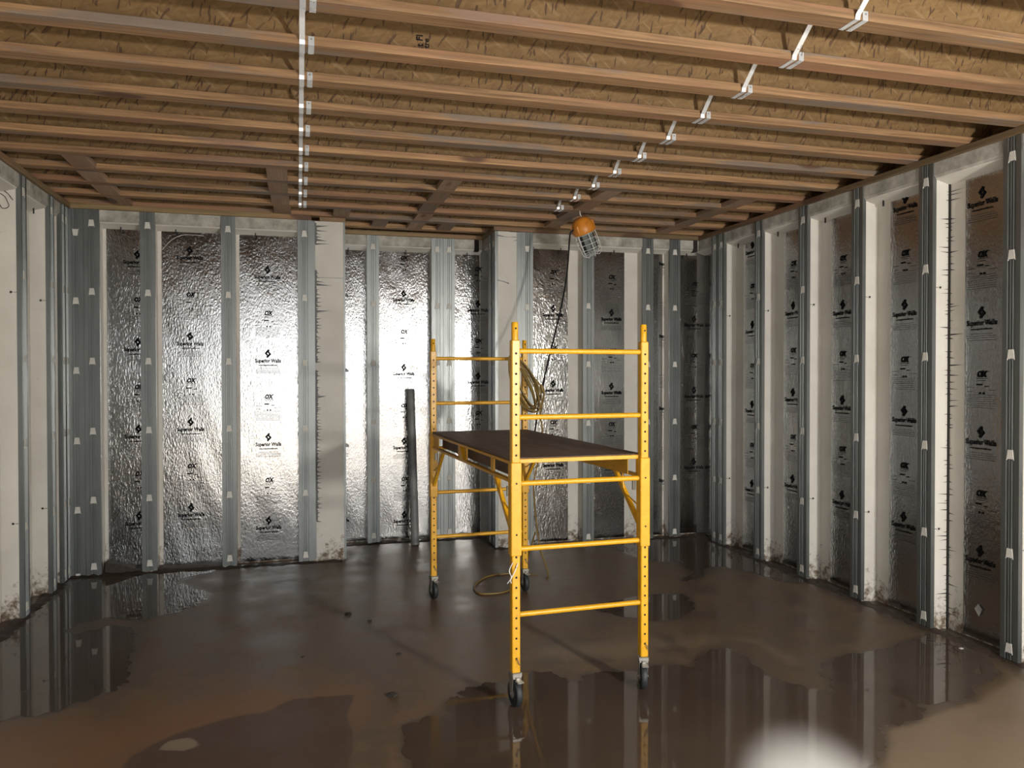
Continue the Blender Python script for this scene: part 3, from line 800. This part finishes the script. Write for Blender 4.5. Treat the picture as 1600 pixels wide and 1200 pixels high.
puddle(PUD_LEFT, 'large dark puddle along the left wall reflecting the studs and corner foil')
puddle(PUD_FRONT, 'largest puddle, in the foreground under the near scaffold casters')
puddle(PUD_MID, 'small oval puddle behind the lowest near scaffold rung')
puddle(PUD_BACK, 'shadowy puddle in the far right corner below the foil')

# ------------------------------------------------------------------ ceiling
ceil = tag(empty('ceiling'), kind='structure', label='open timber ceiling of strand board webbed joists')
JX0, JX1, JD = XL - 0.20, XR + 0.20, 0.302
JY = {k: 3.28 + 0.389 * k for k in range(-15, 11)}
FWID, FTH = 0.089, 0.038
bm_bot = MB().bbox(JX0, JX1, 0, FWID, ZB, ZB + FTH, 0.002).mesh('bottom_flange', FLANGE)
bm_top = MB().bbox(JX0, JX1, 0, FWID, ZB + JD - FTH, ZB + JD, 0.002).mesh('top_flange', FLANGE)
bm_web = MB().box(JX0, JX1, 0.039, 0.050, ZB + FTH - .004, ZB + JD - FTH + .004).mesh('joist_web', OSB)
for k, yn in JY.items():
    if yn < REAR: continue
    j = put('joist', bm_web, ceil, (0, yn, 0))
    put('bottom_flange', bm_bot, j); put('top_flange', bm_top, j)
sub = MB()
pan = 1.22; yy = REAR - 0.05; i = 0
while yy < 7.9:
    xx = JX0 - (0.6 if i % 2 else 0)
    while xx < JX1:
        a, b_ = max(xx, JX0), min(xx + 2.44, JX1)
        if b_ - a > 0.05: MB().box(a + .002, b_ - .002, yy + .002, yy + pan - .002, ZB + JD, ZB + JD + 0.018).build('subfloor_panel', OSB, ceil)
        xx += 2.44
    yy += pan; i += 1
MB().box(JX0, JX1, REAR - .05, 7.95, ZB + JD + .0185, ZB + JD + .05).build('subfloor_deck', OSB, ceil)
for x0, x1 in ((JX0 - .03, JX0), (JX1, JX1 + .03)):
    MB().box(x0, x1, REAR, 7.9, H - .3, ZB + JD + .02).build('rim_board', OSB, ceil)
MB().box(JX0, JX1, 7.62, 7.66, H - .3, ZB + JD + .02).build('rim_board', OSB, ceil)
# flat blocking between the joist flanges next to the back wall
blocks = [(-1.335, k) for k in (5, 6, 7, 8)] + [(-0.126, k) for k in (5, 6, 7, 8)] + [(1.035, k) for k in (5, 6, 7, 8, 9)] + [(2.235, k) for k in (5, 6, 7, 8)] + [(3.36, k) for k in (5, 6, 7, 8)] + [(0.36, 8), (0.71, 9), (1.32, 9)]
for x, k in blocks:
    o = random.uniform(-.012, .012)
    MB().bbox(x - 0.067 + o, x + 0.067 + o, JY[k] + FWID, JY[k + 1], ZB + 0.001, ZB + 0.039, 0.002).build('blocking_board', BLOCK, ceil)
# stamped letters on a joist web
def stamp(body, size, x, z):
    v, f = text_verts(body, size, 0.001, cx=False)
    # rotated a quarter turn so that it reads upwards, lying on the web that faces the camera
    o = MB().add([(-b, 0.0, a) for a, b, c in v], f).mesh('stamp_print', INK)
    return o
jb = [o for o in ceil.children if o.name.startswith('joist') and abs(o.location.y - JY[0]) < 1e-4][0]
put('stamp_print', stamp('st Fl', 0.040, 0, 0), jb, (0.508, 0.0382, ZB + FTH + .004))
put('stamp_print', stamp('stre', 0.034, 0, 0), jb, (0.537, 0.0382, ZB + FTH + .004))

# ------------------------------------------------------------------ bridging straps between the joists
ORD = ['first', 'second', 'third', 'fourth', 'fifth', 'sixth', 'seventh', 'eighth', 'ninth', 'tenth', 'eleventh', 'twelfth']
def strap(x, k, kind, line, rank):
    yn = JY[k]; yf = yn + FWID
    if kind == 'near':
        pts = [(yf + .0022, ZB + .030), (yf + .0022, ZB - .0006), (yn - .0024, ZB - .0006), (yn - .006, ZB + .016), (JY[k - 1] + FWID + .004, ZB + JD - .052), (JY[k - 1] + FWID + .0022, ZB + JD - .010)]
        pts = [(a, b) for a, b in pts]
        mb = MB().ribbon(pts, 0.022, 0.0016, x)
        lab = 'zinc strap at the %s joist from the back, %s line, rising towards the viewer' % (ORD[rank], line)
    else:
        pts = [(yn - .0024, ZB + .034), (yn - .0024, ZB - .0022), (yf + .0026, ZB - .0022), (yf + .006, ZB + .016), (JY[k + 1] - .004, ZB + JD - .052), (JY[k + 1] - .0022, ZB + JD - .010)]
        mb = MB().ribbon(pts, 0.024, 0.0016, x + 0.036)
        lab = 'zinc strap nailed on the near face of the %s joist from the back, %s line' % (ORD[rank], line)
    o = mb.build('bridging_strap', STEEL)
    tag(o, lab, 'strap', 'steel bridging straps on the %s line' % line)
    for dz in ((.022,) if kind == 'far' else ()):
        MB().lathe([(0.0035, 0), (0.0035, .0012)], 8, lambda a, b, c: (x + 0.036 + a, yn - .0042 - c, ZB + dz + b)).build('nail_head', ZINC, o)
for line, x, ks in (('left', 0.022, range(-2, 9)), ('right', 2.045, range(-3, 8))):
    ks = list(ks)
    for k in ks:
        r = ks[-1] - k
        if r < 12:
            strap(x, k, 'near', line, r); strap(x, k, 'far', line, r)

# ------------------------------------------------------------------ scaffold
SX, SY, SROT, SW, SL = 1.0, 3.58, math.radians(2.4), 0.683, 1.872
sc = empty('rolling_scaffold', (SX, SY, 0), SROT)
tag(sc, 'yellow steel rolling scaffold with a dark plywood deck standing on the wet floor', 'scaffold')
LEGW = 0.0205
leg_me = MB().bbox(-LEGW, LEGW, -LEGW, LEGW, 0.165, 1.760, 0.004).mesh('leg', YEL)
def holes_mesh(z0, z1, pitch, face):
    mb = MB(); z = z0
    while z < z1:
        for sg in (-1, 1):
            y = sg * (face + 0.0004)
            mb.add([(0.0058 * math.cos(t), y, z + 0.0058 * math.sin(t)) for t in [k * math.pi / 5 for k in range(10)]], [tuple(range(10))])
        z += pitch
    return mb.mesh('pin_holes', DARK)
hol_me = holes_mesh(0.235, 1.73, 0.0487, LEGW)
pin_me = MB().lathe([(0.0165, 1.755), (0.0165, 1.842), (0.0145, 1.846)], 14).mesh('coupling_pin', YEL, True)
pinh_me = MB().add([(0.005 * math.cos(t), -0.0168, 1.815 + 0.005 * math.sin(t)) for t in [k * math.pi / 5 for k in range(10)]], [tuple(range(10))]).mesh('pin_hole', DARK)
slv_me = MB().bbox(-0.0265, 0.0265, -0.0265, 0.0265, 0.728, 1.176, 0.004).mesh('bracket_sleeve', YEL)
slvh = MB()
for z in (0.83, 1.075):
    for sg in (-1, 1): slvh.add([(0.005 * math.cos(t), sg * 0.0269, z + 0.005 * math.sin(t)) for t in [k * math.pi / 5 for k in range(10)]], [tuple(range(10))])
slvh_me = slvh.mesh('pin_holes', DARK)
fork_me = MB().bbox(-.026, .026, -.028, .028, .146, .167, .003)
fork_me.prism([(-.026, .150), (.026, .150), (.012, .056), (-.012, .056)], -.0225, -.0195, lambda p, q, a: (a, p, q))
fork_me.prism([(-.026, .150), (.026, .150), (.012, .056), (-.012, .056)], .0195, .0225, lambda p, q, a: (a, p, q))
fork_me.bbox(-.0225, .0225, -.026, .026, .138, .148, .002)
fork_me.lathe([(.006, -.026), (.006, .026)], 8, lambda a, b, c: (c, a, .064 + b))
fork_me = fork_me.mesh('fork', ZINC)
whl_me = MB().lathe([(.030, -.017), (.052, -.017), (.060, -.0135), (.0635, -.006), (.0635, .006), (.060, .0135), (.052, .017), (.030, .017)], 28, lambda a, b, c: (c, a, .0638 + b)).mesh('wheel', RUBBER, True)
hub_me = MB().lathe([(.024, -.0182), (.024, .0182)], 14, lambda a, b, c: (c, a, .0638 + b)).mesh('hub', ZINC)
brk_me = MB().bbox(-.015, .020, -.066, -.028, .128, .137, .003).bbox(-.010, .012, -.036, -.022, .130, .150, .003).mesh('brake_lever', ZINC)
lock_me = MB().tube([(0.0, -.024, .232), (.003, -.034, .230), (.010, -.030, .212), (.0215, -.012, .198)], .0028, 6).mesh('lock_pin', ZINC)
cas_rot = {(0, 0): 0.10, (1, 0): -0.32, (0, 1): 0.15, (1, 1): 0.05}
for i in (0, 1):
    for j in (0, 1):
        x, y = i * SW, j * SL
        l = put('leg', leg_me, sc, (x, y, 0)); put('pin_holes', hol_me, l)['kind'] = 'stuff'
        p = put('coupling_pin', pin_me, sc, (x, y, 0)); put('pin_hole', pinh_me, p)
        s = put('bracket_sleeve', slv_me, sc, (x, y, 0)); put('pin_holes', slvh_me, s)['kind'] = 'stuff'
        c = empty('caster', (x, y, 0), cas_rot[(i, j)], sc)
        put('fork', fork_me, c); put('wheel', whl_me, c); put('hub', hub_me, c); put('brake_lever', brk_me, c)
        put('lock_pin', lock_me, sc, (x, y, 0))
rung_me = MB().tube([(LEGW - .002, 0, 0), (SW - LEGW + .002, 0, 0)], 0.0128, 12).mesh('rung', YEL, True)
for j in (0, 1):
    for z in (0.441, 0.757, 1.072, 1.390, 1.708): put('rung', rung_me, sc, (0, j * SL, z))
# deck
MB().bbox(-0.008, SW + 0.008, 0.024, SL - 0.024, 1.177, 1.192, 0.002).build('deck_board', DECK, sc)
for j in (0, 1):
    y = 0.012 if j == 0 else SL - 0.012
    MB().bbox(0.02, SW - 0.02, y - .006, y + .012, 1.168, 1.188, .002).build('deck_edge', YEL, sc)
# side rails with their openings
RZ0, RZ1 = 1.072, 1.176
for i in (0, 1):
    x = i * SW
    t0 = 0.026; t1 = SL - 0.026
    r = MB().bbox(x - .016, x + .016, t0, t1, RZ1 - .014, RZ1, .002).build('side_rail', YEL, sc)
    MB().bbox(x - .016, x + .016, t0, t1, RZ0, RZ0 + .014, .002).build('lower_chord', YEL, r)
    for a, b_ in ((t0, t0 + .05), (SL * .20 - .03, SL * .20 + .03), (SL * .485, SL * .505), (SL * .56, SL * .60), (t1 - .16, t1)):
        MB().box(x - .003, x + .003, a, b_, RZ0 + .012, RZ1 - .012).build('web_plate', YEL, r)
    for a in (SL * .505, ):
        MB().prism([(a, RZ0 + .013), (a + .10, RZ0 + .013), (a + .10, RZ1 - .013)], x - .014, x + .014, lambda p, q, a_: (a_, p, q)).build('gusset', YEL, r)
    inn = x + (0.05 if i == 0 else -0.05)
    MB().box(min(inn, inn + .004), max(inn, inn + .004), t0 + .05, t1 - .05, RZ0 + .01, RZ1 - .003).build('stiffener', YEL if i else DECK, r)
    for j in (0, 1):
        y0 = 0.33 if j == 0 else SL - 0.33; y1 = 0.024 if j == 0 else SL - 0.024
        P0, P1 = Vector((x, y0, RZ0 + .006)), Vector((x, y1, 0.815))
        d = (P1 - P0).normalized(); nn = Vector((0, -d.z, d.y)) * 0.0125
        prf = [(P0 + nn), (P1 + nn), (P1 - nn), (P0 - nn)]
        MB().prism([(q.y, q.z) for q in prf], x - .009, x + .009, lambda p, q, a: (a, p, q)).build('brace', YEL, sc)
        sg = 1 if j == 0 else -1; yb = 0 if j == 0 else SL
        MB().tube(smoothline([(x, yb + sg * .235, RZ0 + .005), (x - .004, yb + sg * .225, RZ0 - .035), (x - .004, yb + sg * .205, RZ0 - .105), (x - .004, yb + sg * .15, RZ0 - .118), (x, yb + sg * .03, RZ0 - .155)], 3), .0042, 6).build('latch_rod', YEL, sc)
        MB().lathe([(.010, 0), (.010, .05)], 10, lambda a, b, c: (x + a - .002, yb + sg * (.10 + 0) + b, RZ0 - .075 + c)).build('latch_spring', ZINC, sc)
# knotted wire tie on the near left leg
MB().tube(smoothline([(-.02, -.028, .70), (-.035, -.02, .66), (-.028, -.03, .63), (-.045, -.02, .60)], 4), .0025, 5).tube(smoothline([(.005, -.03, .695), (-.01, -.032, .66), (-.03, -.028, .62), (-.025, -.022, .60)], 4), .0025, 5).build('wire_tie', WIREW, sc)

# ------------------------------------------------------------------ yellow extension cord
mb = MB(); rr = random.Random(2)
cx, cy_, cz = 1.575, 5.395, 1.530
ax = Vector((0.17, 0, -0.37)).normalized(); bx = Vector((0.37, 0, 0.17)).normalized()
for i in range(9):
    pts = []; A = 0.20 + rr.uniform(-.02, .02); B = rr.uniform(0.028, 0.088); o = Vector((rr.uniform(-.015, .015), rr.uniform(-.025, .025), rr.uniform(-.012, .012)))
    for t in [k * 2 * math.pi / 26 for k in range(26)]:
        p = Vector((cx, cy_, cz)) + o + ax * A * math.cos(t) + bx * B * math.sin(t) * (1 + .25 * math.cos(t))
        p.y += 0.025 * math.sin(t * 1 + i)
        pts.append(p)
    mb.tube(pts, 0.0052, 6, closed=True)
mb.tube(smoothline([(1.52, 5.42, 1.70), (1.612, 5.40, 1.609), (1.70, 5.43, 1.53), (1.728, 5.45, 1.492), (1.749, 5.46, 1.453), (1.742, 5.53, 1.286), (1.768, 5.56, 1.177), (1.735, 5.56, 0.95), (1.70, 5.56, 0.78), (1.73, 5.62, .55), (1.79, 5.69, .26), (1.868, 5.735, .012), (1.742, 5.93, .0065), (1.481, 5.94, .0065), (1.33, 5.80, .0065), (1.255, 5.62, .0065), (1.272, 5.46, .0065), (1.46, 5.47, .0065), (1.60, 5.70, .0065), (1.665, 5.80, .03), (1.70, 5.72, .18), (1.73, 5.62, .40)], 7), 0.0062, 7)
ec = mb.build('extension_cord', CORD, None, True)
tag(ec, 'yellow extension cord coiled on the far scaffold rung and looping down to the floor', 'cord')
MB().lathe([(.010, -.03), (.014, -.02), (.014, .02), (.009, .03)], 10, lambda a, b, c: (1.730 + a + c * .3, 5.45 + b, 1.492 - c)).build('socket_end', CORD, ec, True)

# ------------------------------------------------------------------ hanging work lamp
def make_lamp(loc, rot, label, lit):
    lp = empty('work_lamp', loc)
    lp.rotation_euler = rot
    tag(lp, label, 'lamp', 'caged work lamps')
    MB().lathe([(.022, .014), (.048, .006), (.070, -.016), (.085, -.052), (.090, -.088), (.084, -.106), (.070, -.110)], 20).build('lamp_cap', ORANGE, lp, True)
    for k in range(6):
        t = k * math.pi / 3
        MB().bbox(-.010, .010, .058, .090, -.10, -.03, .004).build('cap_rib', ORANGE, lp).rotation_euler = (0, 0, t)
    for k in range(12):
        t0, t1 = k * math.pi / 6, (k + 1) * math.pi / 6
        mb = MB()
        ro, ri = (.014, .006) if lit else (.058, .03)
        o = [(ro * math.cos(t0), ro * math.sin(t0)), (ro * math.cos(t1), ro * math.sin(t1)), (ri * math.cos(t1), ri * math.sin(t1)), (ri * math.cos(t0), ri * math.sin(t0))]
        mb.prism(o, -.245, -.100, lambda p, q, a: (p, q, a)).build('lamp_strip', (LEDLIT if lit else LEDG) if k % 2 else BLACK, lp)
    cage = MB()
    circ = lambda r, z: [(r * math.cos(k * math.pi / 12), r * math.sin(k * math.pi / 12), z) for k in range(24)]
    for z, r in ((-.112, .079), (-.150, .080), (-.188, .079), (-.226, .076), (-.262, .070)): cage.tube(circ(r, z), .0022, 6, closed=True)
    for k in range(6):
        t = k * math.pi / 3 + .3
        cage.tube([(r * math.cos(t), r * math.sin(t), z) for r, z in ((.079, -.10), (.082, -.18), (.078, -.235), (.072, -.272), (.050, -.290), (.02, -.280))], .0026, 6)
    cage.tube(circ(.022, -.281), .0028, 6, closed=True)
    cage.build('wire_cage', WIREW, lp, True)
    if lit:
        pl = bpy.data.lights.new('lamp_glow', 'POINT'); pl.energy = 330; pl.shadow_soft_size = 0.10; pl.use_soft_falloff = False; pl.color = (1.0, 0.97, 0.91)
        po_ = bpy.data.objects.new('lamp_glow', pl); COL.objects.link(po_); po_.parent = lp; po_.location = (0, 0, -0.18)
    lp.scale = (1.1, 1.1, 1.1)
    return lp
lp = make_lamp((2.243, 6.028, 2.868), (0.10, math.radians(-26), 0.1), 'orange caged work lamp hanging unlit from a ceiling block on a hook', False)
hk = MB().tube(smoothline([(2.243, 6.028, 2.945), (2.243, 6.028, 2.915), (2.254, 6.028, 2.893), (2.243, 6.028, 2.876)], 4), .003, 6).build('hook', WIREW)
hk.parent = lp
bpy.context.view_layer.update()
hk.matrix_parent_inverse = lp.matrix_world.inverted()
pc = MB().tube(smoothline([(2.195, 6.02, 2.79), (2.172, 6.03, 2.765), (2.151, 6.02, 2.722), (2.10, 5.95, 2.398), (2.006, 5.85, 2.078), (1.861, 5.65, 1.766), (1.736, 5.46, 1.50), (1.712, 5.50, 1.336), (1.706, 5.56, 1.155), (1.66, 5.60, 1.02)], 7), .0068, 7).lathe([(.012, -.02), (.012, .02)], 8, lambda a, b, c: (1.728 + a, 5.46 + b, 1.475 + c)).build('power_cord', BLACK, None, True)
pc.parent = lp; pc.matrix_parent_inverse = lp.matrix_world.inverted()

# ------------------------------------------------------------------ leaning pipe
A, B = Vector((1.050, 7.228, 0.002)), Vector((1.040, 7.440, 1.452))
d = (B - A).normalized(); a1 = d.orthogonal().normalized(); b1 = d.cross(a1)
mb = MB(); n = 24; R0, R1 = 0.0385, 0.034
rings = [(A, R1), (A, R0), (B, R0), (B, R1), (A, R1)]
vs = []
for P, r in rings[:4]:
    for k in range(n):
        t = 2 * math.pi * k / n; vs.append((P + a1 * r * math.cos(t) + b1 * r * math.sin(t))[:])
fs = [(i * n + k, i * n + (k + 1) % n, ((i + 1) % 4) * n + (k + 1) % n, ((i + 1) % 4) * n + k) for i in range(4) for k in range(n)]
pp = mb.add(vs, fs).build('pipe', PIPE, None, True)
tag(pp, 'grey plastic pipe leaning upright against the alcove foil wall', 'pipe')

# ------------------------------------------------------------------ small things
wr = MB().tube(smoothline([(-1.86, 5.702, 2.795), (-1.844, 5.702, 2.792), (-1.808, 5.70, 2.774), (-1.785, 5.695, 2.75), (-1.765, 5.69, 2.722)], 6), .0022, 6)
wr.tube(smoothline([(-1.86, 5.70, 2.765), (-1.844, 5.70, 2.763), (-1.815, 5.698, 2.745), (-1.80, 5.695, 2.715), (-1.790, 5.695, 2.684), (-1.808, 5.695, 2.668), (-1.83, 5.697, 2.670), (-1.848, 5.70, 2.70), (-1.86, 5.70, 2.72)], 6), .0022, 6)
tag(wr.build('wire_loop', BLACK, None, True), 'thin black wire curling out of the leftmost white bay', 'wire')
pt = MB().prism([(-.026, .0), (.0, .034), (.028, .008), (.004, -.040)], 0.0, .002, lambda p, q, a: (p, q, a)).build('paper_tag', PAPER)
pt.matrix_world = Matrix(((0, 0, -1, XR + DEP - .012), (-1, 0, 0, 3.709), (0, 1, 0, 0.19), (0, 0, 0, 1)))
tag(pt, 'torn white paper tag stuck low on the nearest right foil panel', 'tag')
def lump(loc, r, mat, label, name='pebble', flat=0.45):
    bm = bmesh.new(); bmesh.ops.create_icosphere(bm, subdivisions=2, radius=1)
    for v in bm.verts:
        k = 1 + 0.28 * math.sin(v.co.x * 4 + loc[0] * 9) * math.cos(v.co.y * 5 + loc[1] * 7)
        v.co = Vector((v.co.x * r * k * 1.25, v.co.y * r * k, max(v.co.z * flat, -flat * .55) * r * k))
    lo = min(v.co.z for v in bm.verts)
    for v in bm.verts: v.co.z -= lo
    me = bpy.data.meshes.new(name); bm.to_mesh(me); bm.free(); me.materials.append(mat)
    o = put(name, me, None, loc); tag(o, label, 'stone'); return o
lump((0.445, 3.857, 0.0), 0.022, STONE, 'dark stone lying alone left of the big front puddle')
lump((0.314, 5.255, 0.0), 0.020, STONE, 'dark pebble on the brown floor furthest from the viewer, left of the scaffold', flat=.3)
lump((0.440, 5.068, 0.0), 0.012, STONE, 'tiny pebble just right of the far flat pebble', flat=.4)
lump((0.546, 4.421, 0.0), 0.011, STONE, 'tiny pebble on the bare floor midway between scaffold and front stone')
lump((0.018, 4.523, 0.0), 0.009, STONE, 'tiny pebble on the open brown floor at left of centre')
lump((3.70, 3.63, 0.0), 0.010, PAPER, 'small white crumb on the mud by the nearest right stud', 'foam_crumb')
lump((3.64, 3.80, 0.0), 0.014, STONE, 'dark clod at the foot of the nearest right foil panel', flat=.5)

# ------------------------------------------------------------------ the lit twin of the work lamp, hung behind and to the right of the camera
lit = make_lamp((2.75, -0.50, 2.0), (0, 0, 0.4), 'lit caged work lamp hung on a long cord behind the viewer', True)
MB().tube(smoothline([(2.75, -0.50, 2.012), (2.755, -0.50, 2.4), (2.75, -0.51, 2.75), (2.75, -0.50, ZB + 0.006)], 5), .0052, 7).build('power_cord', BLACK, None, True)
_pc = bpy.data.objects[[o.name for o in bpy.data.objects if o.name.startswith('power_cord')][-1]]
bpy.context.view_layer.update()
_pc.parent = lit; _pc.matrix_parent_inverse = lit.matrix_world.inverted()
